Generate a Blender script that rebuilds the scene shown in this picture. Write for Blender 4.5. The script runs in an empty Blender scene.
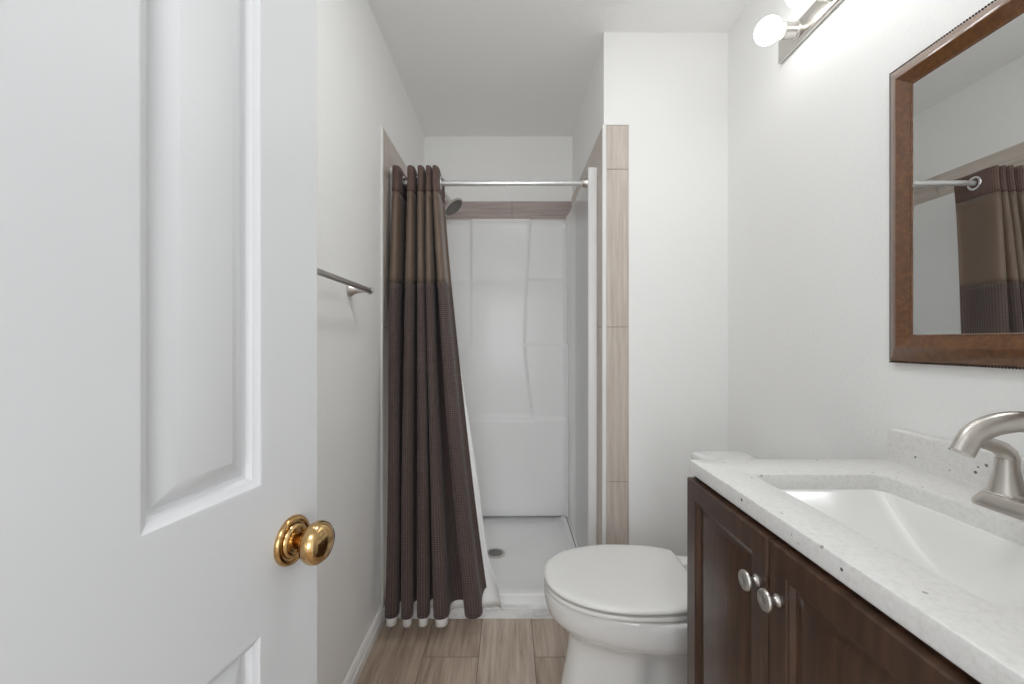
import bpy, bmesh, math, random
from mathutils import Vector, Matrix, Euler
random.seed(7)
PI = math.pi
C = bpy.context.scene.collection
S = bpy.context.scene

# ------------------------------------------------------------------ camera
FPX = 410.0                       # focal length in pixels of a 1024 px wide frame
EYE = 1.145
cam_d = bpy.data.cameras.new('camera')
cam_d.sensor_width = 36.0
cam_d.lens = FPX * 36.0 / 1024.0
cam_d.shift_x = 2.0 / 1024.0
cam_d.clip_start = 0.02
cam = bpy.data.objects.new('camera', cam_d)
cam.location = (0, 0, EYE)
cam.rotation_euler = (PI / 2, 0, 0)
C.objects.link(cam)
S.camera = cam

# ------------------------------------------------------------------ world, light, exposure
w = bpy.data.worlds.new('world')
S.world = w
w.use_nodes = True
w.node_tree.nodes['Background'].inputs[0].default_value = (0.95, 0.98, 1.0, 1)
w.node_tree.nodes['Background'].inputs[1].default_value = 1.1
BULB = 7.0                       # emission of each vanity bulb
HALL_FILL = 7.0                        # watts of the added fill light high in the hall, not a real fixture
ld = bpy.data.lights.new('hall_fill_high', 'AREA')
ld.shape = 'DISK'; ld.size = 0.7; ld.energy = HALL_FILL; ld.color = (0.965, 0.985, 1)
lo = bpy.data.objects.new('hall_fill_high', ld)
lo.location = (0.0, -0.75, 2.36)
lo.rotation_euler = (math.radians(38), 0, 0)
C.objects.link(lo)
for nm, loc, rx, size, watts in (('overhead_fill', (0.1, 0.75, 2.42), 0.0, 0.3, 4.6), ('hall_fill_front', (0.05, -2.2, 1.25), 1.57, 1.3, 20.0)):  # both are added fills for even light
    ld = bpy.data.lights.new(nm, 'AREA'); ld.shape = 'DISK'; ld.size = size; ld.energy = watts; ld.color = (0.95, 0.98, 1.0)
    lo = bpy.data.objects.new(nm, ld); lo.location = loc; lo.rotation_euler = (rx, 0, 0)
    C.objects.link(lo)
S.view_settings.view_transform = 'Standard'
S.view_settings.look = 'None'
S.view_settings.gamma = 1.0
S.view_settings.use_curve_mapping = False
S.view_settings.exposure = 0.18
S.cycles.max_bounces = 16
S.cycles.diffuse_bounces = 14
S.cycles.glossy_bounces = 6

# ------------------------------------------------------------------ materials
def srgb(r, g, b):
    f = lambda c: (c / 255 / 12.92) if c <= 10 else ((c / 255 + 0.055) / 1.055) ** 2.4
    return (f(r), f(g), f(b), 1.0)

def mat(name, col, rough=0.5, metal=0.0, coat=0.0, spec=0.5):
    m = bpy.data.materials.new(name)
    m.use_nodes = True
    b = m.node_tree.nodes['Principled BSDF']
    b.inputs['Base Color'].default_value = col
    b.inputs['Roughness'].default_value = rough
    b.inputs['Metallic'].default_value = metal
    b.inputs['Coat Weight'].default_value = coat
    b.inputs['Specular IOR Level'].default_value = spec
    return m

class NT:
    def __init__(s, m):
        s.t = m.node_tree; s.b = s.t.nodes['Principled BSDF']
    def n(s, typ, **kw):
        o = s.t.nodes.new(typ)
        for k, v in kw.items():
            if k.startswith('i_'):
                o.inputs[k[2:].replace('_', ' ')].default_value = v
            else:
                setattr(o, k, v)
        return o
    def l(s, a, b): s.t.links.new(a, b)
    def coords(s, kind='Object', scale=(1, 1, 1), loc=(0, 0, 0), rot=(0, 0, 0)):
        c = s.n('ShaderNodeTexCoord'); mp = s.n('ShaderNodeMapping')
        mp.inputs['Scale'].default_value = scale
        mp.inputs['Location'].default_value = loc
        mp.inputs['Rotation'].default_value = rot
        s.l(c.outputs[kind], mp.inputs['Vector'])
        return mp.outputs['Vector']
    def noise(s, vec, scale, detail=3, rough=0.55):
        o = s.n('ShaderNodeTexNoise'); s.l(vec, o.inputs['Vector'])
        o.inputs['Scale'].default_value = scale; o.inputs['Detail'].default_value = detail
        o.inputs['Roughness'].default_value = rough
        return o.outputs['Fac']
    def ramp(s, fac, stops):
        r = s.n('ShaderNodeValToRGB'); s.l(fac, r.inputs['Fac'])
        e = r.color_ramp.elements
        while len(e) < len(stops): e.new(0.5)
        for i, (p, c) in enumerate(stops):
            e[i].position = p; e[i].color = c
        return r.outputs['Color']
    def mix(s, fac, a, b, mode='MIX'):
        o = s.n('ShaderNodeMix', data_type='RGBA', blend_type=mode)
        for sock, v in ((o.inputs[0], fac), (o.inputs[6], a), (o.inputs[7], b)):
            if hasattr(v, 'is_linked') or hasattr(v, 'links'): s.l(v, sock)
            else: sock.default_value = v
        return o.outputs[2]
    def math(s, op, a, b=0.0):
        o = s.n('ShaderNodeMath', operation=op)
        o.inputs[2].default_value = 0.5
        for sock, v in ((o.inputs[0], a), (o.inputs[1], b)):
            if hasattr(v, 'links'): s.l(v, sock)
            else: sock.default_value = v
        return o.outputs[0]
    def bump(s, h, strength, dist):
        o = s.n('ShaderNodeBump'); s.l(h, o.inputs['Height'])
        o.inputs['Strength'].default_value = strength; o.inputs['Distance'].default_value = dist
        s.l(o.outputs['Normal'], s.b.inputs['Normal'])
    def base(s, c): s.l(c, s.b.inputs['Base Color'])

def wall_mat(name, col, dist=0.0011):
    m = mat(name, col, 0.62, spec=0.3); t = NT(m)
    v = t.coords('Object')
    t.bump(t.noise(v, 95, 2, 0.5), 0.5, dist)
    return m

M = {}
M['wall'] = wall_mat('painted orange peel wall', srgb(244, 244, 243))
M['ceil'] = wall_mat('painted ceiling', srgb(244, 244, 243), 0.0016)
M['trim'] = mat('white painted trim', srgb(232, 231, 228), 0.35)
M['door'] = mat('white semi gloss door paint', srgb(213, 214, 216), 0.32)
M['porcelain'] = mat('white porcelain', srgb(233, 233, 232), 0.08, coat=0.4)
M['seat'] = mat('white plastic seat', srgb(231, 230, 227), 0.22)
M['nickel'] = mat('brushed nickel', srgb(206, 201, 195), 0.34, 1.0)
M['satin'] = mat('satin nickel fixture', srgb(205, 202, 197), 0.30, 1.0)
M['chrome'] = mat('chrome', srgb(225, 225, 226), 0.07, 1.0)
M['steel'] = mat('white coated rod', srgb(222, 222, 222), 0.25, 0.65)
M['brass'] = mat('polished brass', srgb(206, 160, 96), 0.13, 1.0)
M['grey_face'] = mat('grey spray face', srgb(120, 116, 110), 0.45)
M['dark'] = mat('dark slot', srgb(40, 38, 36), 0.6)
M['glass'] = mat('mirror silver', srgb(240, 242, 241), 0.0, 1.0)
M['caulk'] = mat('stained caulk', srgb(120, 113, 102), 0.7)
M['white_liner'] = mat('white vinyl liner', srgb(236, 236, 236), 0.45)
M['basin'] = mat('smooth white basin', srgb(232, 232, 230), 0.18, coat=0.2)
M['fibre'] = mat('glossy white fibreglass', srgb(238, 238, 238), 0.16, spec=0.2)
M['marble'] = mat('pale marble', srgb(226, 227, 228), 0.3)
t = NT(M['marble']); v = t.coords('Object', (2, 6, 6))
t.base(t.ramp(t.noise(v, 4, 6, 0.65), [(0.38, srgb(205, 206, 208)), (0.55, srgb(232, 232, 232))]))

m = mat('lit frosted bulb', (1, 1, 1, 1), 0.4)
b = m.node_tree.nodes['Principled BSDF']
b.inputs['Emission Color'].default_value = (1.0, 0.99, 0.975, 1)
b.inputs['Emission Strength'].default_value = BULB
M['bulb'] = m

# brass mottling
t = NT(M['brass']); v = t.coords('Object')
t.base(t.ramp(t.noise(v, 60, 3), [(0.35, srgb(172, 134, 84)), (0.62, srgb(206, 174, 124))]))

def floor_mat():
    m = mat('wood look floor tile', srgb(150, 128, 110), 0.42); t = NT(m)
    c = t.n('ShaderNodeTexCoord')
    sp = t.n('ShaderNodeSeparateXYZ'); t.l(c.outputs['Object'], sp.inputs[0])
    cb = t.n('ShaderNodeCombineXYZ')
    t.l(t.math('ADD', sp.outputs['Y'], -1.49 + 6.6), cb.inputs[0])
    t.l(t.math('ADD', sp.outputs['X'], 0.317 + 0.203 * 8), cb.inputs[1])
    br = t.n('ShaderNodeTexBrick', offset=0.5, offset_frequency=2, squash=1.0)
    t.l(cb.outputs[0], br.inputs['Vector'])
    br.inputs['Color1'].default_value = (0, 0, 0, 1); br.inputs['Color2'].default_value = (1, 1, 1, 1)
    br.inputs['Mortar'].default_value = (0.5, 0.5, 0.5, 1)
    br.inputs['Scale'].default_value = 1.0
    br.inputs['Mortar Size'].default_value = 0.0016
    br.inputs['Mortar Smooth'].default_value = 0.3
    br.inputs['Brick Width'].default_value = 1.2
    br.inputs['Row Height'].default_value = 0.203
    sh = t.n('ShaderNodeVectorMath', operation='ADD')
    t.l(c.outputs['Object'], sh.inputs[0])
    sc = t.n('ShaderNodeVectorMath', operation='SCALE'); sc.inputs[3].default_value = 7.0
    t.l(br.outputs['Color'], sc.inputs[0]); t.l(sc.outputs[0], sh.inputs[1])
    mp = t.n('ShaderNodeMapping'); mp.inputs['Scale'].default_value = (34, 2.2, 1)
    t.l(sh.outputs[0], mp.inputs[0])
    g = t.noise(mp.outputs[0], 1.6, 6, 0.62)
    mp2 = t.n('ShaderNodeMapping'); mp2.inputs['Scale'].default_value = (7, 1.6, 1)
    t.l(sh.outputs[0], mp2.inputs[0])
    g2 = t.noise(mp2.outputs[0], 1.2, 4, 0.6)
    gm = t.math('ADD', t.math('MULTIPLY', g, 0.6), t.math('MULTIPLY', g2, 0.4))
    col = t.ramp(gm, [(0.32, srgb(138, 121, 107)), (0.48, srgb(184, 170, 157)), (0.64, srgb(212, 201, 190))])
    tint = t.ramp(br.outputs['Color'], [(0, srgb(226, 214, 204)), (1, srgb(255, 252, 250))])
    col = t.mix(1.0, col, tint, 'MULTIPLY')
    col = t.mix(br.outputs['Fac'], col, srgb(112, 94, 80))
    t.base(col)
    t.bump(t.math('SUBTRACT', t.math('MULTIPLY', g, 0.3), br.outputs['Fac']), 0.4, 0.0015)
    return m
M['floor'] = floor_mat()

def tile_mat(name, scale, a, b_, c_):
    m = mat(name, a, 0.4); t = NT(m)
    v = t.coords('Object', scale)
    col = t.ramp(t.noise(v, 1.5, 6, 0.62), [(0.3, a), (0.5, b_), (0.7, c_)])
    t.base(col)
    return m
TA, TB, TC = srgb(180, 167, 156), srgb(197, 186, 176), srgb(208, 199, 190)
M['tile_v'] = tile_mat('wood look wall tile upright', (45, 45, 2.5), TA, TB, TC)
DA, DB, DC = srgb(154, 139, 133), srgb(172, 158, 153), srgb(186, 174, 169)  # darker copy of the tile colours, alcove shade put into the back run
M['tile_x'] = tile_mat('shaded wood look wall tile level', (2.5, 45, 45), DA, DB, DC)
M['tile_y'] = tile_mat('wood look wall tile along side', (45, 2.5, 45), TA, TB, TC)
M['grout'] = mat('grey grout', srgb(150, 138, 128), 0.8)

def espresso():
    m = mat('dark espresso wood', srgb(62, 40, 28), 0.34, coat=0.15); t = NT(m)
    v = t.coords('Object', (9, 40, 4))
    t.base(t.ramp(t.noise(v, 1.6, 5, 0.6), [(0.3, srgb(50, 32, 22)), (0.5, srgb(66, 44, 31)), (0.72, srgb(84, 58, 41))]))
    return m
M['espresso'] = espresso()

def walnut():
    m = mat('bronzed walnut frame', srgb(110, 72, 42), 0.36, 0.0, coat=0.7); t = NT(m)
    v = t.coords('Object', (60, 60, 60))
    m.node_tree.nodes['Principled BSDF'].inputs['Coat IOR'].default_value = 1.5
    t.base(t.ramp(t.noise(v, 1.5, 5, 0.65), [(0.3, srgb(78, 45, 14)), (0.5, srgb(98, 59, 22)), (0.72, srgb(120, 77, 34))]))
    return m
M['walnut'] = walnut()
M['bead'] = mat('dark bead edge', srgb(58, 40, 30), 0.5)

def quartz():
    m = mat('white speckled quartz', srgb(222, 221, 217), 0.28, coat=0.1); t = NT(m)
    v = t.coords('Object')
    base = t.ramp(t.noise(v, 120, 4, 0.7), [(0.30, srgb(214, 213, 210)), (0.5, srgb(225, 224, 222)), (0.70, srgb(230, 229, 227))])
    vo = t.n('ShaderNodeTexVoronoi'); t.l(v, vo.inputs['Vector']); vo.inputs['Scale'].default_value = 58
    sel = t.n('ShaderNodeSeparateColor'); t.l(vo.outputs['Color'], sel.inputs[0])
    rad = t.math('MULTIPLY', sel.outputs[1], 0.18)
    dot = t.math('MULTIPLY', t.math('LESS_THAN', vo.outputs['Distance'], rad), t.math('GREATER_THAN', sel.outputs[0], 0.68))
    dc = t.ramp(sel.outputs[2], [(0.25, srgb(70, 66, 62)), (0.75, srgb(172, 168, 162))])
    t.base(t.mix(dot, base, dc))
    return m
M['quartz'] = quartz()

def waffle_mat(name, ca, cb, cell, amt):
    m = mat(name, ca, 0.75, spec=0.25); t = NT(m)
    m.node_tree.nodes['Principled BSDF'].inputs['Sheen Weight'].default_value = 0.12
    c = t.n('ShaderNodeTexCoord'); sp = t.n('ShaderNodeSeparateXYZ'); t.l(c.outputs['UV'], sp.inputs[0])
    k = 2 * PI / cell
    a = t.math('SINE', t.math('MULTIPLY', sp.outputs[0], k)); d = t.math('SINE', t.math('MULTIPLY', sp.outputs[1], k))
    h = t.math('MULTIPLY', t.math('MULTIPLY_ADD', a, 0.5), t.math('MULTIPLY_ADD', d, 0.5))
    t.base(t.mix(h, ca, cb))
    t.bump(h, amt, 0.003)
    return m
M['waffle'] = waffle_mat('brown waffle weave', srgb(70, 58, 55), srgb(116, 99, 95), 0.0085, 0.5)
M['header'] = waffle_mat('brown textured header', srgb(88, 68, 62), srgb(128, 103, 95), 0.007, 0.5)
m = mat('brown satin cloth', srgb(104, 86, 72), 0.40, spec=0.4)
m.node_tree.nodes['Principled BSDF'].inputs['Sheen Weight'].default_value = 0.15
M['satin_cloth'] = m

# ------------------------------------------------------------------ mesh helpers
class MB:
    def __init__(s): s.v = []; s.f = []; s.uv = {}
    def add(s, vs, fs, mt=None):
        o = len(s.v)
        s.v += [tuple((mt @ Vector(p)) if mt else p) for p in vs]
        s.f += [tuple(i + o for i in f) for f in fs]
    def box(s, x0, x1, y0, y1, z0, z1, mt=None):
        vs = [(x, y, z) for z in (z0, z1) for y in (y0, y1) for x in (x0, x1)]
        s.add(vs, [(0, 2, 3, 1), (4, 5, 7, 6), (0, 1, 5, 4), (2, 6, 7, 3), (0, 4, 6, 2), (1, 3, 7, 5)], mt)
    def loft(s, rings, cap0=True, cap1=True, closed=True, mt=None):
        n = len(rings[0]); vs = [p for r in rings for p in r]; fs = []
        m_ = n if closed else n - 1
        for k in range(len(rings) - 1):
            for i in range(m_):
                j = (i + 1) % n
                fs.append((k * n + i, k * n + j, (k + 1) * n + j, (k + 1) * n + i))
        if cap0: fs.append(tuple(reversed(range(n))))
        if cap1: fs.append(tuple(range((len(rings) - 1) * n, len(rings) * n)))
        s.add(vs, fs, mt)
    def lathe(s, prof, n=32, mt=None):           # profile of (r, z) about local z
        rings = [[(r * math.cos(2 * PI * i / n), r * math.sin(2 * PI * i / n), z) for i in range(n)] for r, z in prof]
        s.loft(rings, True, True, True, mt)
    def tube(s, pts, rad, n=16, cap=True, flat=1.0):
        pts = [Vector(p) for p in pts]
        rads = rad if isinstance(rad, (list, tuple)) else [rad] * len(pts)
        rings = []; up = None
        for i, p in enumerate(pts):
            d = (pts[min(i + 1, len(pts) - 1)] - pts[max(i - 1, 0)]).normalized()
            if up is None:
                up = Vector((0, 0, 1)) if abs(d.z) < 0.9 else Vector((0, 1, 0))
            a = d.cross(up)
            if a.length < 1e-6: a = d.cross(Vector((1, 0, 0)))
            a.normalize(); up = a.cross(d).normalized()
            r = rads[i]
            ra, rb = r if isinstance(r, tuple) else (r, r * flat)
            rings.append([tuple(p + a * (ra * math.cos(2 * PI * k / n)) + up * (rb * math.sin(2 * PI * k / n))) for k in range(n)])
        s.loft(rings, cap, cap)
    def build(s, name, material, parent=None, smooth=None, bevel=0.0, seg=2, fix=True):
        me = bpy.data.meshes.new(name)
        me.from_pydata(s.v, [], s.f)
        bm = bmesh.new(); bm.from_mesh(me)
        if fix: bmesh.ops.recalc_face_normals(bm, faces=bm.faces)
        bm.to_mesh(me); bm.free()
        me.materials.append(material)
        o = bpy.data.objects.new(name, me); C.objects.link(o)
        if parent: o.parent = parent
        if bevel:
            bv = o.modifiers.new('bevel', 'BEVEL'); bv.width = bevel; bv.segments = seg
            bv.limit_method = 'ANGLE'; bv.angle_limit = math.radians(35)
            bv.harden_normals = False
        if smooth is not None:
            for p in me.polygons: p.use_smooth = True
            if smooth < 179:
                try:
                    me.set_sharp_from_angle(angle=math.radians(smooth))
                except Exception: pass
        return o

def tag(o, label=None, cat=None, group=None, kind=None):
    if label: o['label'] = label
    if cat: o['category'] = cat
    if group: o['group'] = group
    if kind: o['kind'] = kind
    return o
def thing(name, label, cat, loc=(0, 0, 0), rz=0.0, group=None):
    o = bpy.data.objects.new(name, None); C.objects.link(o)
    o.location = loc; o.rotation_euler = (0, 0, rz); o.empty_display_size = 0.05
    return tag(o, label, cat, group)
def struct(o, label, cat): return tag(o, label, cat, kind='structure')

def rrect(x0, x1, y0, y1, r, z, n=6):
    out = []
    for cx, cy, a0 in ((x1 - r, y1 - r, 0), (x0 + r, y1 - r, 90), (x0 + r, y0 + r, 180), (x1 - r, y0 + r, 270)):
        for k in range(n + 1):
            a = math.radians(a0 + 90 * k / n)
            out.append((cx + r * math.cos(a), cy + r * math.sin(a), z))
    return out
def sm(x):
    x = max(0.0, min(1.0, x)); return x * x * (3 - 2 * x)
def lerp(a, b, t): return a + (b - a) * t
def interp(x, xs, ys):
    if x <= xs[0]: return ys[0]
    for i in range(len(xs) - 1):
        if x <= xs[i + 1]:
            return lerp(ys[i], ys[i + 1], (x - xs[i]) / (xs[i + 1] - xs[i]))
    return ys[-1]

# ------------------------------------------------------------------ the room shell
XL, XR = -0.534, 0.903            # side walls
YF = 1.70                         # face of the partition beside the shower
YB = 2.56                         # back wall of the shower alcove
XA = 0.389                        # right side of the alcove
ZC = 2.428                        # ceiling
YN = -0.02                        # inner face of the wall with the doorway

b = MB(); b.box(XL - 0.12, XR + 0.12, -1.6, YB + 0.12, -0.08, 0.0)
struct(b.build('floor', M['floor']), 'wood look plank tile floor', 'floor')
b = MB(); b.box(XL - 0.12, XR + 0.12, -1.6, YB + 0.12, ZC, ZC + 0.08)
struct(b.build('ceiling', M['ceil']), 'white textured ceiling', 'ceiling')
b = MB(); b.box(XL - 0.12, XL, YN - 0.12, YB + 0.12, 0, ZC)
struct(b.build('wall_left', M['wall']), 'white textured wall behind the towel bar', 'wall')
b = MB(); b.box(XR, XR + 0.12, YN - 0.12, YB + 0.12, 0, ZC)
struct(b.build('wall_right', M['wall']), 'white textured wall carrying the mirror', 'wall')
b = MB(); b.box(XL, XA, YB, YB + 0.12, 0, ZC)
struct(b.build('wall_back', M['wall']), 'white wall at the back of the shower', 'wall')
b = MB(); b.box(XA, XR, YF, YB + 0.12, 0, ZC)
struct(b.build('wall_partition', M['wall']), 'white partition wall between shower and toilet', 'wall')
b = MB()
b.box(XL, -0.405, YN - 0.12, YN, 0, ZC); b.box(0.27, XR, YN - 0.12, YN, 0, ZC); b.box(-0.405, 0.27, YN - 0.12, YN, 2.06, ZC)
struct(b.build('wall_front', M['wall']), 'white wall with the doorway', 'wall')

# baseboard on the left wall: small stepped profile
b = MB()
prof = [(XL, 0), (XL + 0.019, 0), (XL + 0.019, 0.030), (XL + 0.014, 0.036), (XL + 0.014, 0.042), (XL + 0.009, 0.052), (XL + 0.004, 0.056), (XL, 0.056)]
b.loft([[(x, y, z) for x, z in prof] for y in (YN, YF - 0.012)])
struct(b.build('baseboard_left', M['trim'], smooth=30), 'white moulded baseboard along the left wall', 'baseboard')
b = MB()
prof = [(YF, 0), (YF - 0.019, 0), (YF - 0.019, 0.030), (YF - 0.014, 0.036), (YF - 0.009, 0.052), (YF - 0.004, 0.056), (YF, 0.056)]
b.loft([[(x, y, z) for y, z in prof] for x in (0.50, XR)])
struct(b.build('baseboard_partition', M['trim'], smooth=30), 'white baseboard on the partition behind the toilet', 'baseboard')

# tile borders of the shower opening; each tile a thin block on a grout bed
TZ0, TZ1 = 1.918, 2.040
def tiles_up(name, fx0, fx1, fy0, fy1, cuts, label, grout):
    b = MB()
    for z0, z1 in zip(cuts[:-1], cuts[1:]):
        b.box(fx0, fx1, fy0, fy1, z0 + 0.001, z1 - 0.001)
    o = b.build(name, M['tile_v'], bevel=0.0008, seg=1)
    struct(o, label, 'tile trim')
    g = MB(); g.box(*grout); g.build('grout', M['grout'], o)
    return o
cuts = [0.0, 0.568, 1.207, 1.858, TZ1]
tiles_up('trim_1', XA + 0.010, XA + 0.101, YF - 0.008, YF + 0.002, cuts, 'upright wood look tile border on the face right of the shower', (XA + 0.011, XA + 0.100, YF - 0.006, YF + 0.001, 0.0, TZ1 - 0.001))
tiles_up('trim_2', XA - 0.006, XA + 0.002, YF + 0.004, YF + 0.105, cuts, 'narrow upright wood look tile inside the right edge of the shower opening', (XA - 0.004, XA + 0.001, YF + 0.005, YF + 0.104, 0.0, TZ1 - 0.001))
tiles_up('trim_3', XL - 0.002, XL + 0.006, YF + 0.004, YF + 0.105, cuts, 'narrow upright wood look tile left of the curtain', (XL - 0.001, XL + 0.004, YF + 0.005, YF + 0.104, 0.0, TZ1 - 0.001))
# level runs above the surround
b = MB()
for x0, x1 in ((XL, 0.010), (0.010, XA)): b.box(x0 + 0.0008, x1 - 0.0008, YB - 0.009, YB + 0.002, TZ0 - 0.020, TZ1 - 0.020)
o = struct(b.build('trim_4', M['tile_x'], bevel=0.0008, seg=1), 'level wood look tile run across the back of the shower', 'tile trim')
for nm, x0, x1, lab in (('trim_5', XA - 0.006, XA + 0.002, 'level wood look tile run along the right side of the shower'),
                        ('trim_6', XL - 0.002, XL + 0.006, 'level wood look tile run along the left side of the shower, seen in the mirror')):
    b = MB()
    for y0, y1 in ((YF + 0.105, 2.2), (2.2, YB - 0.009)): b.box(x0, x1, y0 + 0.0008, y1 - 0.0008, TZ0, TZ1)
    struct(b.build(nm, M['tile_y'], bevel=0.0008, seg=1), lab, 'tile trim')
# white corner beads
b = MB(); b.box(XA - 0.0075, XA + 0.0095, YF - 0.0095, YF + 0.0035, 0.0, TZ1 + 0.004)
struct(b.build('trim_7', M['trim'], bevel=0.003), 'white corner bead beside the upright tiles right of the shower', 'corner bead')
b = MB(); b.box(XL, XL + 0.009, YF - 0.012, YF + 0.0035, 0.0, TZ1 + 0.004)
struct(b.build('trim_8', M['trim'], bevel=0.003), 'white edge bead on the left wall beside the curtain', 'corner bead')
b = MB(); b.box(XA + 0.0095, XA + 0.103, YF - 0.0085, YF, TZ1, TZ1 + 0.005)
struct(b.build('trim_9', M['trim'], bevel=0.001), 'thin white caulked cap on top of the upright tiles', 'caulk bead')

# ------------------------------------------------------------------ nested rectangular profile (panels and frames)
def rect_loft(b, x0, x1, z0, z1, prof, mt=None, cap=True):
    """prof: list of (inset, depth y). Rectangles in the x-z plane, y is depth."""
    rings = []
    for i, d in prof:
        rings.append([(x0 + i, d, z0 + i), (x1 - i, d, z0 + i), (x1 - i, d, z1 - i), (x0 + i, d, z1 - i)])
    b.loft(rings, False, cap, True, mt)

# ------------------------------------------------------------------ room door (open, hinged at the left jamb)
DW, DH, DT = 0.55, 2.03, 0.035
da = math.atan2(0.982, 0.191)
knob_w = Vector((-0.272, 0.51, 0.0))
dv = Vector((0.191, 0.982, 0)).normalized()
hinge = knob_w - dv * (DW - 0.049)
door = thing('door_1', 'open white panelled door with a brass knob', 'door', (hinge.x, hinge.y, 0.012), da)
door['kind'] = 'structure'
b = MB()
ST, PW = 0.0955, 0.1295
c1, c2 = ST, ST + PW
c4 = DW - ST; c3 = c4 - PW
rows = [(0.22, 0.803), (0.970, 1.60), (1.70, 1.92)]
zs = [0, 0.22, 0.803, 0.970, 1.60, 1.70, 1.92, DH - 0.012]
b.box(0, c1, 0, DT, 0, zs[-1]); b.box(c4, DW, 0, DT, 0, zs[-1]); b.box(c2, c3, 0, DT, 0, zs[-1])
for z0, z1 in ((0, rows[0][0]), (rows[0][1], rows[1][0]), (rows[1][1], rows[2][0]), (rows[2][1], zs[-1])):
    b.box(c1, c2, 0, DT, z0, z1); b.box(c3, c4, 0, DT, z0, z1)
pprof = [(0, 0), (0.002, 0.0005), (0.004, 0.0022), (0.009, 0.0046), (0.0115, 0.0110), (0.0145, 0.0122), (0.016, 0.0122), (0.036, 0.0026), (0.0375, 0.0022)]
flip = Matrix.Translation((0, DT, 0)) @ Matrix.Scale(-1, 4, (0, 1, 0))
for x0, x1 in ((c1, c2), (c3, c4)):
    for z0, z1 in rows:
        rect_loft(b, x0, x1, z0, z1, pprof); rect_loft(b, x0, x1, z0, z1, pprof, flip)
b.build('door_panel', M['door'], door, smooth=22)
kz = 0.899 - 0.012
kx = DW - 0.049
for sgn, y0 in ((-1, 0.0), (1, DT)):
    mt = Matrix.Translation((kx, y0, kz)) @ Matrix.Rotation(PI / 2 if sgn < 0 else -PI / 2, 4, 'X')
    b = MB(); b.lathe([(0.0293, 0), (0.0297, 0.002), (0.0285, 0.0050), (0.0262, 0.0066), (0.0240, 0.0066), (0.0226, 0.0044), (0.0212, 0.0044), (0.0196, 0.0084), (0.0172, 0.0098), (0.0145, 0.0098), (0.0132, 0.0075), (0.0105, 0.0080)], 48, mt)
    k = b.build('rosette', M['brass'], door, smooth=50)
    b = MB(); b.lathe([(0.0100, 0.007), (0.0095, 0.018), (0.0118, 0.0205), (0.0175, 0.0230), (0.0225, 0.0275), (0.0252, 0.0335), (0.0255, 0.0365), (0.0240, 0.0420), (0.0197, 0.0470), (0.0128, 0.0502), (0.0055, 0.0516), (0.0005, 0.052)], 48, mt)
    b.build('door_knob', M['brass'], k, smooth=60).matrix_parent_inverse = Matrix()
b = MB(); b.box(DW - 0.0004, DW + 0.0008, 0.005, DT - 0.005, kz - 0.028, kz + 0.028)
b.build('latch_plate', M['brass'], door)
for hz in (0.25, 1.0, 1.78):
    b = MB(); b.lathe([(0.006, hz - 0.045), (0.006, hz + 0.045)], 12, Matrix.Translation((-0.004, -0.004, 0)))
    b.build('hinge', M['brass'], door, smooth=40)

# ------------------------------------------------------------------ shower pan, curb, surround
pan = thing('shower_pan', 'white shower pan with a raised rim and centre drain', 'shower pan', (-0.0765, 2.14, 0))
px0, px1, py0, py1 = XL + 0.008, XA - 0.008, YF + 0.022, YB - 0.004
def R(x0, x1, y0, y1, r, z): return [(x + 0.0765, y - 2.14, z_) for x, y, z_ in rrect(x0, x1, y0, y1, r, z, 8)]
b = MB()
dr = 0.050
n = len(rrect(0, 1, 0, 1, .1, 0, 8))
rr = R(px0, px1, py0, py1, 0.004, 0)
angs = [math.atan2(p[1], p[0]) for p in R(px0 + .1, px1 - .1, py0 + .1, py1 - .1, .09, 0)]
circ = [(dr * math.cos(a), dr * math.sin(a), 0.042) for a in angs]
circ2 = [(dr * math.cos(a), dr * math.sin(a), 0.036) for a in angs]
b.loft([R(px0, px1, py0, py1, 0.004, 0.001), R(px0, px1, py0, py1, 0.004, 0.081), R(px0 + .004, px1 - .004, py0 + .004, py1 - .004, 0.004, 0.085),
        R(px0 + .05, px1 - .060, py0 + .05, py1 - .008, 0.03, 0.085), R(px0 + .055, px1 - .065, py0 + .056, py1 - .014, 0.035, 0.081),
        R(px0 + .075, px1 - .084, py0 + .074, py1 - .055, 0.05, 0.054), R(px0 + .085, px1 - .094, py0 + .084, py1 - .07, 0.055, 0.051), circ, circ2], True, True)
b.build('pan_base', M['fibre'], pan, smooth=40)
drn = MB(); drn.lathe([(0.052, 0.0418), (0.052, 0.0455), (0.047, 0.0480), (0.040, 0.0470), (0.039, 0.0455)], 40)
d = drn.build('drain', M['satin'], pan, smooth=40)
g = MB()
for r_ in range(-3, 4):
    hw = math.sqrt(0.037 ** 2 - (r_ * 0.0105) ** 2)
    g.box(-hw, hw, r_ * 0.0105 - 0.0030, r_ * 0.0105 + 0.0030, 0.0452, 0.0462, Matrix.Rotation(math.radians(70), 4, 'Z'))
g.build('drain_slots', M['dark'], d)
b = MB(); b.box(px0 + .04 + .0765, px1 - .035 + .0765, py1 - 0.0125 - 2.14, py1 - 0.004 - 2.14, 0.084, 0.0885)
b.box(px1 - .0425 + .0765, px1 - .0385 + .0765, 1.80 - 2.14, py1 - 0.006 - 2.14, 0.084, 0.0875)
b.build('caulk_line', M['caulk'], pan)
for k in (-1, 1):
    pass
b = MB(); b.box(XL + 0.010, XA - 0.009, YF - 0.006, YF + 0.0215, 0.0, 0.046)
tag(b.build('shower_curb', M['marble'], bevel=0.003), 'low pale marble sill on the floor along the front of the shower pan', 'sill')

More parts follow.
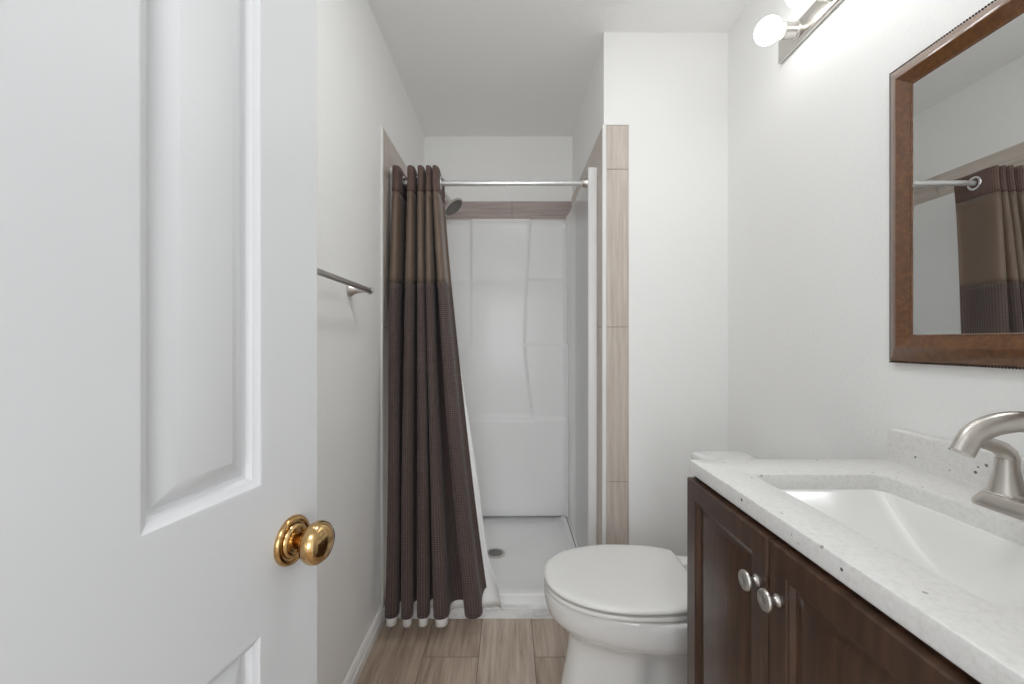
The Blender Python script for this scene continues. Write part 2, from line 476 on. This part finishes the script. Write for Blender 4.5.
sur = thing('shower_surround', 'glossy white moulded shower wall with stepped shelves', 'shower surround', (-0.0765, YB - 0.005, 0.080))
def col_edges(z):
    xr = interp(z, [0.1, 0.68, 0.9, 1.126, 1.35, 1.9], [0.155, 0.143, 0.112, 0.088, 0.096, 0.126])
    xl = interp(z, [0.1, 0.68, 0.9, 1.126, 1.9], [-0.30, -0.285, -0.262, -0.24, -0.24])
    return xl, xr
SX0, SX1, SZ0, SZ1 = XL + 0.034, XA - 0.043, 0.086, 1.896
def relief(x, z):
    xl, xr = col_edges(z)
    e = 0.012
    inside = sm((x - xl) / e + .5) * sm((xr - x) / e + .5)
    side = 0.016 * sm((1.53 - z) / 0.014 + .5) + 0.022 * sm((1.126 - z) / 0.016 + .5)
    colm = 0.026
    h = lerp(side, colm, inside)
    low = sm((0.68 - z) / 0.02 + .5)
    h = lerp(h, 0.055 + 0.003 * inside, low)
    # coves into the side panels and at the top
    for d_ in (x - SX0, SX1 - x):
        c = 0.032
        if d_ < c: h += (1 - sm((z - 1.83) / 0.05)) * (c - math.sqrt(max(0, c * c - (c - d_) ** 2)))
    h += 0.012 * sm((z - (SZ1 - 0.03)) / 0.03)
    h -= 0.012 * sm((0.14 - z) / 0.06)
    return h
nx, nz = 110, 190
b = MB()
xs = [lerp(SX0, SX1, i / nx) for i in range(nx + 1)]; zz = [lerp(SZ0, SZ1, k / nz) for k in range(nz + 1)]
OX, OY, OZ = -0.0765, YB - 0.005, 0.080
vs = [(x - OX, (YB - 0.020 - relief(x, z)) - OY, z - OZ) for z in zz for x in xs]
fs = [(k * (nx + 1) + i, k * (nx + 1) + i + 1, (k + 1) * (nx + 1) + i + 1, (k + 1) * (nx + 1) + i) for k in range(nz) for i in range(nx)]
b.add(vs, fs)
o = b.build('back_panel', M['fibre'], sur, smooth=180)
so = o.modifiers.new('solid', 'SOLIDIFY'); so.thickness = 0.006; so.offset = 1
# make sure the normals face the room
if sum(p.normal.y for p in o.data.polygons) > 0:
    o.data.flip_normals()
so.offset = -1
b = MB(); b.box(SX0 - OX, SX1 - OX, -0.034, -0.002, SZ1 - OZ - 0.002, SZ1 - OZ + 0.003); b.build('top_lip', M['trim'], sur, bevel=0.001)
for sgn in (1, -1):
    b = MB()
    xw = XA - 0.007 if sgn > 0 else XL + 0.007
    xi = XA - 0.044 if sgn > 0 else XL + 0.024
    prof = [(xw, YF + 0.106), (xi + 0.006 * sgn, YF + 0.103), (xi + 0.001 * sgn, YF + 0.106), (xi, YF + 0.112), (xi, YF + 0.122), (xi + 0.008 * sgn, YF + 0.135), (xi + 0.008 * sgn, YB - 0.10), (xi, YB - 0.06), (xi, YB - 0.02), (xw, YB - 0.012)]
    b.loft([[(x - OX, y - OY, z - OZ) for x, y in prof] for z in (SZ0, 1.914)])
    b.build('side_panel', M['fibre'], sur, smooth=50)

# ------------------------------------------------------------------ curtain rod
RY, RZ = 1.835, 1.855
rod = thing('curtain_rod', 'pale tension rod across the shower opening', 'curtain rod', (0.0, RY, RZ))
b = MB(); b.tube([(XL + 0.020, 0, 0), (-0.02, 0, 0)], 0.0125, 20); b.build('outer_tube', M['steel'], rod, smooth=40)
b = MB(); b.tube([(-0.02, 0, 0), (XA - 0.050, 0, 0)], 0.0108, 20); b.build('inner_tube', M['steel'], rod, smooth=40)
for x0, x1 in ((XA - 0.068, XA - 0.037), (XL + 0.024, XL + 0.052)):
    b = MB(); b.tube([(x0, 0, 0), (x0 + .003, 0, 0), (x1 - .003, 0, 0), (x1, 0, 0)], [0.0165, 0.019, 0.021, 0.0215], 24)
    b.build('end_cap', M['nickel'], rod, smooth=40)

# ------------------------------------------------------------------ shower curtain and liner
ZT, ZH, ZW, ZB = 1.902, 1.788, 1.392, 0.098      # top, header seam, waffle seam, hem
RT = [-0.492, -0.428, -0.386, -0.352, -0.324, -0.276]    # ridge positions at the top
RB = [-0.453, -0.396, -0.325, -0.271, -0.134, 0.004]     # and at the hem
S0, S1 = -0.36, 4.46
def cpt(s, z, extra=0.0, drop=0.0):
    v = max(0.0, min(1.0, (RZ - z) / (RZ - 0.05)))
    ve = v ** 1.25
    ks = [0, 1, 2, 3, 4, 5]
    xt = interp(s, ks, RT) if s >= 0 else RT[0] + s * 0.078
    xb = interp(s, ks, RB) if s >= 0 else RB[0] + s * 0.075
    x = lerp(xt, xb, ve)
    A = lerp(0.080, 0.062, sm(v * 1.15))
    k = lerp(0.0075, 0.0145, v)
    x += k * math.sin(4 * PI * s)
    yc = lerp(RY, 1.604, v)
    y = yc - A * math.cos(2 * PI * s)
    # small irregularities so that the folds are not all alike
    y += 0.006 * math.sin(3.1 * s + 5.0 * z) * v
    x += 0.005 * math.sin(2.3 * s + 3.0 * z) * v
    return Vector((max(x, XL + 0.0105), y, z))
def sheet(name, material, z0, z1, parent, org, s0=S0, s1=S1, off=0.0, grow=None, nz=40, ns=240, hem=None, thick=0.002):
    b = MB(); us = []
    pts = []
    for k in range(nz + 1):
        row = []; acc = 0.0; prev = None; ur = []
        for i in range(ns + 1):
            q = i / ns
            zt_ = lerp(z0, z1, k / nz)
            v = max(0, min(1, (RZ - zt_) / RZ))
            e1 = s1 + (grow(v) if grow else 0)
            s_ = lerp(s0, e1, q)
            z = zt_
            if hem: z = zt_ + hem(s_) * sm((0.5 - zt_) / 0.5)
            p = cpt(s_, z)
            if off:
                d = cpt(s_ + 0.01, z) - cpt(s_ - 0.01, z)
                nrm = Vector((-d.y, d.x, 0)).normalized()
                p = p + nrm * off
                p.x = max(p.x, XL + 0.0125)
            if prev is not None: acc += (Vector((p.x, p.y, 0)) - Vector((prev.x, prev.y, 0))).length
            prev = p; row.append(p); ur.append(acc)
        pts.append(row); us.append(ur)
    vs = [tuple(p - org) for r in pts for p in r]
    fs = [(k * (ns + 1) + i, (k + 1) * (ns + 1) + i, (k + 1) * (ns + 1) + i + 1, k * (ns + 1) + i + 1) for k in range(nz) for i in range(ns)]
    b.add(vs, fs)
    o = b.build(name, material, parent, smooth=180, fix=False)
    uvl = o.data.uv_layers.new(name='UVMap')
    flat = [(us[k][i] , vs[k * (ns + 1) + i][2]) for k in range(nz + 1) for i in range(ns + 1)]
    mid = us[nz // 2]
    for lp in o.data.loops:
        k, i = divmod(lp.vertex_index, ns + 1)
        uvl.data[lp.index].uv = (mid[i], vs[lp.vertex_index][2])
    so = o.modifiers.new('solid', 'SOLIDIFY'); so.thickness = thick; so.offset = 0
    return o
org = Vector((-0.40, RY, RZ))
cur = thing('shower_curtain', 'dark brown waffle weave curtain gathered at the left of the shower rod', 'shower curtain', org)
sheet('header_band', M['header'], ZT, ZH, cur, org, nz=6, thick=0.003)
sheet('satin_panel', M['satin_cloth'], ZH, ZW, cur, org, nz=16)
hemf = lambda s: 0.05 * sm((s - 4.25) / 0.25)
sheet('waffle_panel', M['waffle'], ZW, ZB, cur, org, nz=60, hem=hemf)
k = 0
for i in range(10):
    s_ = -0.25 + 0.5 * i
    p = cpt(s_, RZ); d = (cpt(s_ + 0.01, RZ) - cpt(s_ - 0.01, RZ)).normalized()
    nrm = Vector((-d.y, d.x, 0))
    b = MB(); N1, N2, Rr, rr_ = 32, 10, 0.0260, 0.0062
    q = nrm.to_track_quat('Z', 'Y').to_matrix().to_4x4(); q.translation = p - org
    rings = []
    for a in range(N1 + 1):
        A = 2 * PI * a / N1
        rings.append([((Rr + rr_ * math.cos(2 * PI * c / N2)) * math.cos(A), (Rr + rr_ * math.cos(2 * PI * c / N2)) * math.sin(A), 0.8 * rr_ * math.sin(2 * PI * c / N2)) for c in range(N2)])
    b.loft(rings, False, False, True, q)
    b.build('grommet', M['chrome'], cur, smooth=180)
lin = thing('shower_liner', 'white curtain liner showing behind and below the brown curtain', 'curtain liner', org)
lin['label'] = 'white curtain liner peeking out behind and below the brown curtain'
growf = lambda v: 0.07 * sm((v - 0.32) / 0.4) + 0.15 * sm((v - 0.86) / 0.10)
sheet('liner_sheet', M['white_liner'], ZH - 0.02, 0.066, lin, org, off=0.007, s0=S0 + 0.14, grow=growf, nz=70, hem=lambda s: 0.045 * sm((s - 3.72) / 0.12) * sm((4.32 - s) / 0.12))

# ------------------------------------------------------------------ shower head
sh = thing('shower_fixture', 'round nickel shower head peeking out from behind the curtain', 'shower head', (XL + 0.006, 2.18, 1.975))
b = MB(); b.lathe([(0.030, 0.0), (0.030, 0.003), (0.024, 0.010), (0.012, 0.013)], 32, Matrix.Rotation(PI / 2, 4, 'Y'))
b.build('flange', M['nickel'], sh, smooth=40)
b = MB(); b.tube([(0.004, 0, 0), (0.06, 0, 0.004), (0.12, 0, -0.006), (0.175, 0, -0.036), (0.212, 0, -0.085)], 0.0095, 14); b.build('arm', M['nickel'], sh, smooth=60)
nd = Vector((0.62, -0.14, -0.77)).normalized()
q = nd.to_track_quat('Z', 'Y').to_matrix().to_4x4(); q.translation = Vector((0.212, 0, -0.096))
b = MB(); b.lathe([(0.013, -0.03), (0.016, -0.012), (0.022, 0.0), (0.050, 0.012), (0.060, 0.020), (0.061, 0.027), (0.056, 0.0285)], 36, q)
hd = b.build('spray_head', M['nickel'], sh, smooth=40)
b = MB(); b.lathe([(0.0545, 0.0265), (0.0545, 0.0294)], 36, q); b.build('spray_face', M['grey_face'], hd)
b = MB()
for r_, nn in ((0.012, 6), (0.026, 12), (0.040, 18), (0.050, 24)):
    for a in range(nn):
        m_ = q @ Matrix.Translation((r_ * math.cos(2 * PI * a / nn), r_ * math.sin(2 * PI * a / nn), 0.0295))
        b.lathe([(0.0022, 0), (0.0022, 0.002), (0.0012, 0.003)], 6, m_)
b.build('nozzles', M['dark'], hd)

# ------------------------------------------------------------------ towel bar
TY, TBX, TBZ = 1.362, -0.470, 1.317
tb = thing('towel_bar', 'brushed nickel towel bar on the left wall', 'towel bar', (XL, TY, TBZ))
ox = TBX - XL
b = MB()
ys = [0.022, 0.021, 0.016, 0.014, 0.010, 0.008, -0.60, -0.602, -0.606, -0.608, -0.613, -0.614]
rs = [0.005, 0.009, 0.0115, 0.0115, 0.0105, 0.0082, 0.0082, 0.0105, 0.0115, 0.0115, 0.009, 0.005]
b.tube([(ox, y, 0) for y in ys], rs, 20); b.build('bar', M['nickel'], tb, smooth=45)
for y in (-0.004, -0.588):
    b = MB(); b.lathe([(0.022, 0.0), (0.0225, 0.004), (0.020, 0.010), (0.0145, 0.018), (0.0105, 0.030), (0.0088, 0.045), (0.0085, ox)], 28, Matrix.Translation((0, y, 0)) @ Matrix.Rotation(PI / 2, 4, 'Y'))
    b.build('post', M['nickel'], tb, smooth=45)

# ------------------------------------------------------------------ toilet (faces the left wall)
TCY = 1.27
tl = thing('toilet', 'white toilet with the lid closed beside the vanity', 'toilet', (XR, TCY, 0), PI)
def egg(d0, d1, w_, z, n=64, ex=2.25, cfrac=0.42, cut=None):
    cx = lerp(d0, d1, cfrac); out = []
    for i in range(n):
        a = 2 * PI * i / n; c, s_ = math.cos(a), math.sin(a)
        if c >= 0: x = cx + (d1 - cx) * abs(c) ** (2 / 2.1)
        else: x = cx - (cx - d0) * abs(c) ** (2 / ex)
        e_ = 2.1 if c >= 0 else ex
        y = w_ * math.copysign(abs(s_) ** (2 / e_), s_)
        out.append((x, y, z))
    return out
def lid_line(i, z, n=72):
    d0, d1, w_, cut = 0.285 + i, 0.799 - i, 0.1825 - i, 0.345 + i
    return [(max(x, cut), y, zz_) for x, y, zz_ in egg(d0, d1, w_, z, n=n, ex=2.6, cfrac=0.5)]
def pinch(ring):
    out = []
    for x, y, z in ring:
        f = 1 - 0.34 * sm((0.535 - x) / 0.05) * sm((0.275 - z) / 0.05) * sm((z - 0.02) / 0.04)
        out.append((x, y * f, z))
    return out
secs = [(0.0, .16, .757, .122, .5), (0.02, .16, .757, .122, .5), (0.04, .165, .752, .118, .5), (0.10, .17, .742, .112, .5), (0.16, .17, .730, .108, .5), (0.215, .165, .722, .108, .5),
        (0.245, .16, .722, .111, .5), (0.262, .155, .728, .120, .495), (0.278, .15, .740, .137, .48), (0.293, .14, .758, .157, .46), (0.308, .13, .774, .1705, .45), (0.324, .12, .786, .1785, .44), (0.345, .12, .793, .1825, .43),
        (0.37, .12, .797, .1845, .42), (0.384, .12, .797, .185, .42), (0.3895, .122, .795, .183, .42), (0.3915, .127, .789, .178, .42), (0.392, .14, .775, .164, .42)]
b = MB(); b.loft([pinch(egg(d0, d1, w_, z, cfrac=cf, ex=3.0)) for z, d0, d1, w_, cf in secs])
b.build('bowl', M['porcelain'], tl, smooth=60)
sx0, sx1 = 0.325, 0.799
b = MB()
o1 = lambda i, z: lid_line(i, z)
i1 = lambda i, z: egg(sx0 + .10 + i, sx1 - .065 - i, 0.115 - i, z, n=72)
R_ = [o1(.006, .3975), o1(.003, .3985), o1(.0015, .401), o1(.0015, .407), o1(.003, .411), o1(.009, .4120), i1(-.004, .4120), i1(0, .410), i1(0, .402), i1(-.004, .3985)]
b.loft(R_ + [R_[0]], False, False); b.build('seat', M['seat'], tl, smooth=50)
b = MB()
b.loft([o1(.012, .4175), o1(.003, .4178), o1(.0005, .4195), o1(0, .424), o1(.0015, .4275), o1(.005, .4305), o1(.012, .4325), o1(.03, .4335), o1(.08, .4342), o1(.15, .4345)])
b.build('lid', M['seat'], tl, smooth=50)
for y in (-0.07, 0.07):
    b = MB(); b.loft([rrect(.295, .345, y - .018, y + .018, .008, z) for z in (.396, .424)] + [rrect(.298, .342, y - .015, y + .015, .008, .428)])
    b.build('hinge_cap', M['seat'], tl, smooth=40)
b = MB(); b.loft([rrect(.070, .228, -.19, .19, .03, .385), rrect(.066, .236, -.2, .2, .03, .41), rrect(.060, .240, -.215, .215, .03, .60), rrect(.058, .243, -.222, .222, .03, .722)])
b.build('tank', M['porcelain'], tl, smooth=50)
b = MB(); b.loft([rrect(.052, .249, -.230, .230, .03, .722), rrect(.050, .251, -.232, .232, .032, .727), rrect(.050, .251, -.232, .232, .032, .741), rrect(.053, .248, -.229, .229, .03, .746), rrect(.060, .241, -.222, .222, .025, .748)])
b.build('tank_lid', M['porcelain'], tl, smooth=50)
b = MB(); b.tube([(.243, -.16, .67), (.262, -.16, .67), (.266, -.15, .67), (.266, -.09, .664)], [.009, .009, .007, .006], 12); b.build('flush_lever', M['chrome'], tl, smooth=50)

# ------------------------------------------------------------------ vanity cabinet
VY0, VY1 = 0.332, 0.948
VX = 0.4265                           # face of the carcass
van = thing('vanity_cabinet', 'dark espresso two door vanity cabinet', 'vanity cabinet', (XR, (VY0 + VY1) / 2, 0))
ox, oy = XR, (VY0 + VY1) / 2
b = MB()
for ya, yb in ((VY0, VY0 + .016), (VY1 - .016, VY1)): b.box(VX - ox, -0.004, ya - oy, yb - oy, 0.10, 0.838)
b.box(VX + .001 - ox, -0.004, VY0 + .015 - oy, VY1 - .015 - oy, 0.101, 0.117)
b.box(-0.012, -0.0045, VY0 + .015 - oy, VY1 - .015 - oy, 0.116, 0.838)
b.box(VX - ox, VX + .018 - ox, VY0 + .015 - oy, VY1 - .015 - oy, 0.80, 0.838)
b.box(VX - ox, VX + .018 - ox, 0.649 - .02 - oy, 0.649 + .02 - oy, 0.116, 0.801)
b.box(VX + 0.05 - ox, -0.004, VY0 - oy + 0.002, VY1 - oy - 0.002, 0.0, 0.102)
b.build('carcass', M['espresso'], van, bevel=0.002)
mid = 0.649
for y0, y1, kyy in ((mid + 0.0015, VY1 - 0.002, 0.6755), (VY0 + 0.002, mid - 0.0015, 0.623)):
    b = MB()
    dz0, dz1 = 0.115, 0.8335
    th = 0.0185
    # local frame of the panel: x along -Y (towards camera), depth towards +X
    mt = Matrix(((0, 1, 0, VX - th - ox), (-1, 0, 0, y1 - oy), (0, 0, 1, 0), (0, 0, 0, 1)))
    wd = y1 - y0
    rect_loft(b, 0, wd, dz0, dz1, [(0, th), (0, 0.0025), (0.0025, 0), (0.040, 0), (0.042, 0.0022), (0.045, 0.0028), (0.050, 0.0085), (0.053, 0.0095), (0.056, 0.0095), (0.0575, 0.0095), (0.066, 0.0070), (0.078, 0.0042)], mt)
    dd = b.build('cabinet_door', M['espresso'], van, smooth=25)
    b = MB(); kx = VX - th - ox
    b.lathe([(0.009, 0), (0.0092, 0.002), (0.0062, 0.0045), (0.0052, 0.010), (0.0068, 0.0145), (0.0130, 0.0165), (0.0162, 0.0188), (0.0162, 0.0215), (0.0148, 0.0238), (0.0125, 0.0243), (0.0115, 0.0238), (0.006, 0.0246), (0.0005, 0.0248)], 32,
            Matrix.Translation((kx, kyy - oy, 0.7525)) @ Matrix.Rotation(-PI / 2, 4, 'Y'))
    b.build('knob', M['satin'], dd, smooth=50)

# ------------------------------------------------------------------ countertop with basin and backsplash
CZ1, CZ0 = 0.8710, 0.8395
CX0, CX1 = 0.4195, XR - 0.001
CY0, CY1 = 0.315, 0.9615
BX0, BX1, BY0, BY1 = 0.506, 0.768, 0.429, 0.848
ct = thing('vanity_countertop', 'white speckled countertop with an integral basin on the vanity', 'countertop', (XR, oy, CZ0))
L = lambda ring: [(x - XR, y - oy, z - CZ0) for x, y, z in ring]
b = MB()
ro = [L(rrect(CX0, CX1, CY0, CY1, r, z)) for z, r in ((CZ0, .004),)]
def O(i, z): return L(rrect(CX0 + i, CX1 - i, CY0 + i, CY1 - i, 0.006, z))
def I(i, z, r=0.016): return L(rrect(BX0 + i, BX1 - i, BY0 + i, BY1 - i, r, z))
rings = [I(0, CZ0), O(.002, CZ0), O(0, CZ0 + .002), O(0, CZ1 - .005), O(.0015, CZ1 - .0015), O(.005, CZ1), I(-.004, CZ1), I(-.0015, CZ1 - .001), I(0, CZ1 - .004), I(0, CZ0)]
b.loft(rings, False, False); b.build('slab', M['quartz'], ct, smooth=30)
b = MB()
cxb, cyb = (BX0 + BX1) / 2 + 0.01, (BY0 + BY1) / 2
def Bs(x0, x1, y0, y1, r, z): return L(rrect(x0, x1, y0, y1, r, z))
Z = CZ0
b.loft([Bs(BX0 - .008, BX1 + .008, BY0 - .008, BY1 + .008, .036, Z + .0005), Bs(BX0 + .002, BX1 - .002, BY0 + .002, BY1 - .002, .030, Z + .0005), Bs(BX0 + .006, BX1 - .005, BY0 + .006, BY1 - .006, .03, Z - .003),
        Bs(BX0 + .020, BX1 - .018, BY0 + .05, BY1 - .05, .032, Z - .030), Bs(BX0 + .036, BX1 - .032, BY0 + .098, BY1 - .098, .034, Z - .058),
        Bs(BX0 + .055, BX1 - .050, BY0 + .138, BY1 - .138, .036, Z - .078), Bs(BX0 + .08, BX1 - .075, BY0 + .168, BY1 - .168, .030, Z - .088),
        Bs(cxb - .024, cxb + .024, cyb - .024, cyb + .024, .0239, Z - .092)], False, True)
bs = b.build('basin', M['basin'], ct, smooth=60)
mo = bs.modifiers.new('solid', 'SOLIDIFY'); mo.thickness = 0.005; mo.offset = -1
if sum(p.normal.z * p.area for p in bs.data.polygons) < 0: bs.data.flip_normals()
b = MB(); b.lathe([(.022, 0), (.022, .002), (.018, .0035), (.014, .0028), (.0135, .004), (.002, .005)], 32, Matrix.Translation((cxb - XR, cyb - oy, Z - .0925 - CZ0)))
b.build('sink_drain', M['chrome'], bs, smooth=40)
b = MB()
prof = [(XR - .0015, 0), (XR - .0215, 0), (XR - .0205, .003), (XR - .020, .006), (XR - .020, .066), (XR - .0185, .0705), (XR - .015, .0725), (XR - .0015, .0735)]
b.loft([[(x - XR, y - oy, CZ1 - CZ0 - 0.0005 + z) for x, z in prof] for y in (CY0 + .006, CY1 - .004)])
b.build('backsplash', M['quartz'], ct, smooth=30)

# ------------------------------------------------------------------ faucet
FY, FX = 0.628, 0.823
fa = thing('faucet', 'brushed nickel arched faucet behind the basin', 'faucet', (FX, FY, CZ1))
b = MB()
b.loft([rrect(-.037, .034, -.083, .083, .022, 0), rrect(-.037, .034, -.083, .083, .022, .006), rrect(-.034, .031, -.080, .080, .021, .011), rrect(-.030, .027, -.076, .076, .020, .019), rrect(-.027, .024, -.073, .073, .019, .022)])
b.build('base_plate', M['nickel'], fa, smooth=35)
b = MB()
path = []; rad = []
P = [(.012, .0), (.012, .03), (.0115, .055), (.009, .080), (.002, .104), (-.012, .123), (-.034, .133), (-.062, .1325), (-.090, .126), (-.1155, .111), (-.131, .086)]
W = [(.026, .026), (.020, .020), (.0165, .0165), (.0155, .0150), (.0155, .0140), (.0155, .0132), (.016, .0125), (.0165, .0125), (.017, .0125), (.0172, .0125), (.0165, .012)]
def cr(p0, p1, p2, p3, t):
    return tuple(0.5 * (2 * p1[i] + (p2[i] - p0[i]) * t + (2 * p0[i] - 5 * p1[i] + 4 * p2[i] - p3[i]) * t * t + (3 * p1[i] - p0[i] - 3 * p2[i] + p3[i]) * t ** 3) for i in range(len(p1)))
for i in range(len(P) - 1):
    for k in range(5):
        t_ = k / 5
        a = [P[max(i - 1, 0)], P[i], P[i + 1], P[min(i + 2, len(P) - 1)]]
        x, z = cr(*a, t_); path.append((x, 0, z + .018)); rad.append(tuple(lerp(W[i][j], W[i + 1][j], t_) for j in (0, 1)))
path.append((P[-1][0], 0, P[-1][1] + .018)); rad.append(W[-1])
b.tube(path, rad, 24); b.build('spout', M['nickel'], fa, smooth=60)
for sy in (1, -1):
    mt = Matrix.Translation((0, 0.051 * sy, .021))
    b = MB(); b.lathe([(.026, 0), (.0262, .003), (.0235, .0045), (.0225, .008), (.0190, .020), (.0160, .035), (.0145, .050), (.0138, .060)], 32, mt)
    h = b.build('handle', M['nickel'], fa, smooth=40)
    b = MB()
    b.tube([(.003, .051 * sy, .074), (.002, .051 * sy, .082), (-.001, .051 * sy, .0895), (-.008, .051 * sy, .0965), (-.018, .051 * sy, .1015), (-.034, .051 * sy, .1065), (-.052, .051 * sy, .110), (-.060, .051 * sy, .111)],
           [(.0138, .0138), (.0138, .0138), (.0135, .0130), (.0128, .0105), (.0118, .0080), (.0105, .0060), (.0090, .0048), (.006, .003)], 20)
    b.build('lever', M['nickel'], h, smooth=60)
b = MB(); b.tube([(.028, 0, .01), (.028, 0, .055)], .003, 10); b.lathe([(.004, 0), (.006, .004), (.006, .008), (.002, .011)], 14, Matrix.Translation((.028, 0, .052)))
b.build('lift_rod', M['nickel'], fa, smooth=50)

# ------------------------------------------------------------------ wall mirror
MY0, MY1, MZ0, MZ1 = 0.314, 0.9605, 1.099, 1.7725
mi = thing('wall_mirror', 'mirror in a bronzed walnut frame above the vanity', 'mirror', (XR, (MY0 + MY1) / 2, MZ0))
oy2 = (MY0 + MY1) / 2
mt = Matrix(((0, 1, 0, -XR), (-1, 0, 0, MY1 - oy2), (0, 0, 1, -MZ0), (0, 0, 0, 1)))
b = MB(); wd = MY1 - MY0
rect_loft(b, 0, wd, MZ0, MZ1, [(0.001, XR - .001), (0.001, .8925), (0.0035, .8885), (0.031, .8725), (0.033, .8720), (0.035, .8728), (0.0575, .8815), (0.0590, .8805), (0.0605, .8805), (0.0625, .8835), (0.0645, .8865), (0.0645, .897)], mt, cap=False)
b.build('frame', M['walnut'], mi, smooth=20)
b = MB()
step = 0.0052
def bead(x, z):
    b.lathe([(.0006, -.0020), (.0018, -.0012), (.0022, 0), (.0018, .0012), (.0006, .0020)], 6, mt @ Matrix.Translation((x, .8905, z)))
nxb, nzb = int(wd / step), int((MZ1 - MZ0) / step)
for i in range(nxb + 1):
    bead(wd * i / nxb, MZ0); bead(wd * i / nxb, MZ1)
for i in range(1, nzb):
    bead(0, lerp(MZ0, MZ1, i / nzb)); bead(wd, lerp(MZ0, MZ1, i / nzb))
b.build('beading', M['bead'], mi, smooth=180)
b = MB(); b.box(0.062, wd - 0.062, .8830, .888, MZ0 + 0.062, MZ1 - 0.062, mt)
b.build('glass', M['glass'], mi)

# ------------------------------------------------------------------ vanity light bar
LZ, LY1, LY0 = 2.105, 1.361, 0.445
vl = thing('vanity_light', 'satin nickel light bar with round frosted bulbs on the right wall', 'vanity light', (XR, 0.9, LZ))
b = MB(); b.loft([[(-d_, y - 0.9, z) for y, z in ((LY1 - i, -.036 + i), (LY1 - i, .036 - i), (LY0 + i, .036 - i), (LY0 + i, -.036 + i))] for d_, i in ((0, .006), (0.004, .0), (0.012, 0), (0.014, .002), (0.018, .010), (0.019, .014))])
b.build('backplate', M['satin'], vl, smooth=25)
for i in range(6):
    yb = 1.265 - 0.145 * i - 0.9
    mt = Matrix.Translation((0, yb, 0)) @ Matrix.Rotation(-PI / 2, 4, 'Y')
    b = MB(); b.lathe([(.026, .018), (.026, .024), (.0225, .027), (.0225, .060), (.0235, .062), (.0235, .066), (.018, .067)], 32, mt)
    so_ = b.build('socket', M['satin'], vl, smooth=40)
    b = MB(); pr = [(.0155, .0655), (.017, .070)]
    cb, rb = .106, .038
    for k in range(1, 17):
        a = PI * k / 16
        if cb - rb * math.cos(a) < .072: continue
        pr.append((max(rb * math.sin(a), .0004), cb - rb * math.cos(a)))
    b.lathe(pr, 28, mt); b.build('bulb', M['bulb'], so_, smooth=180)
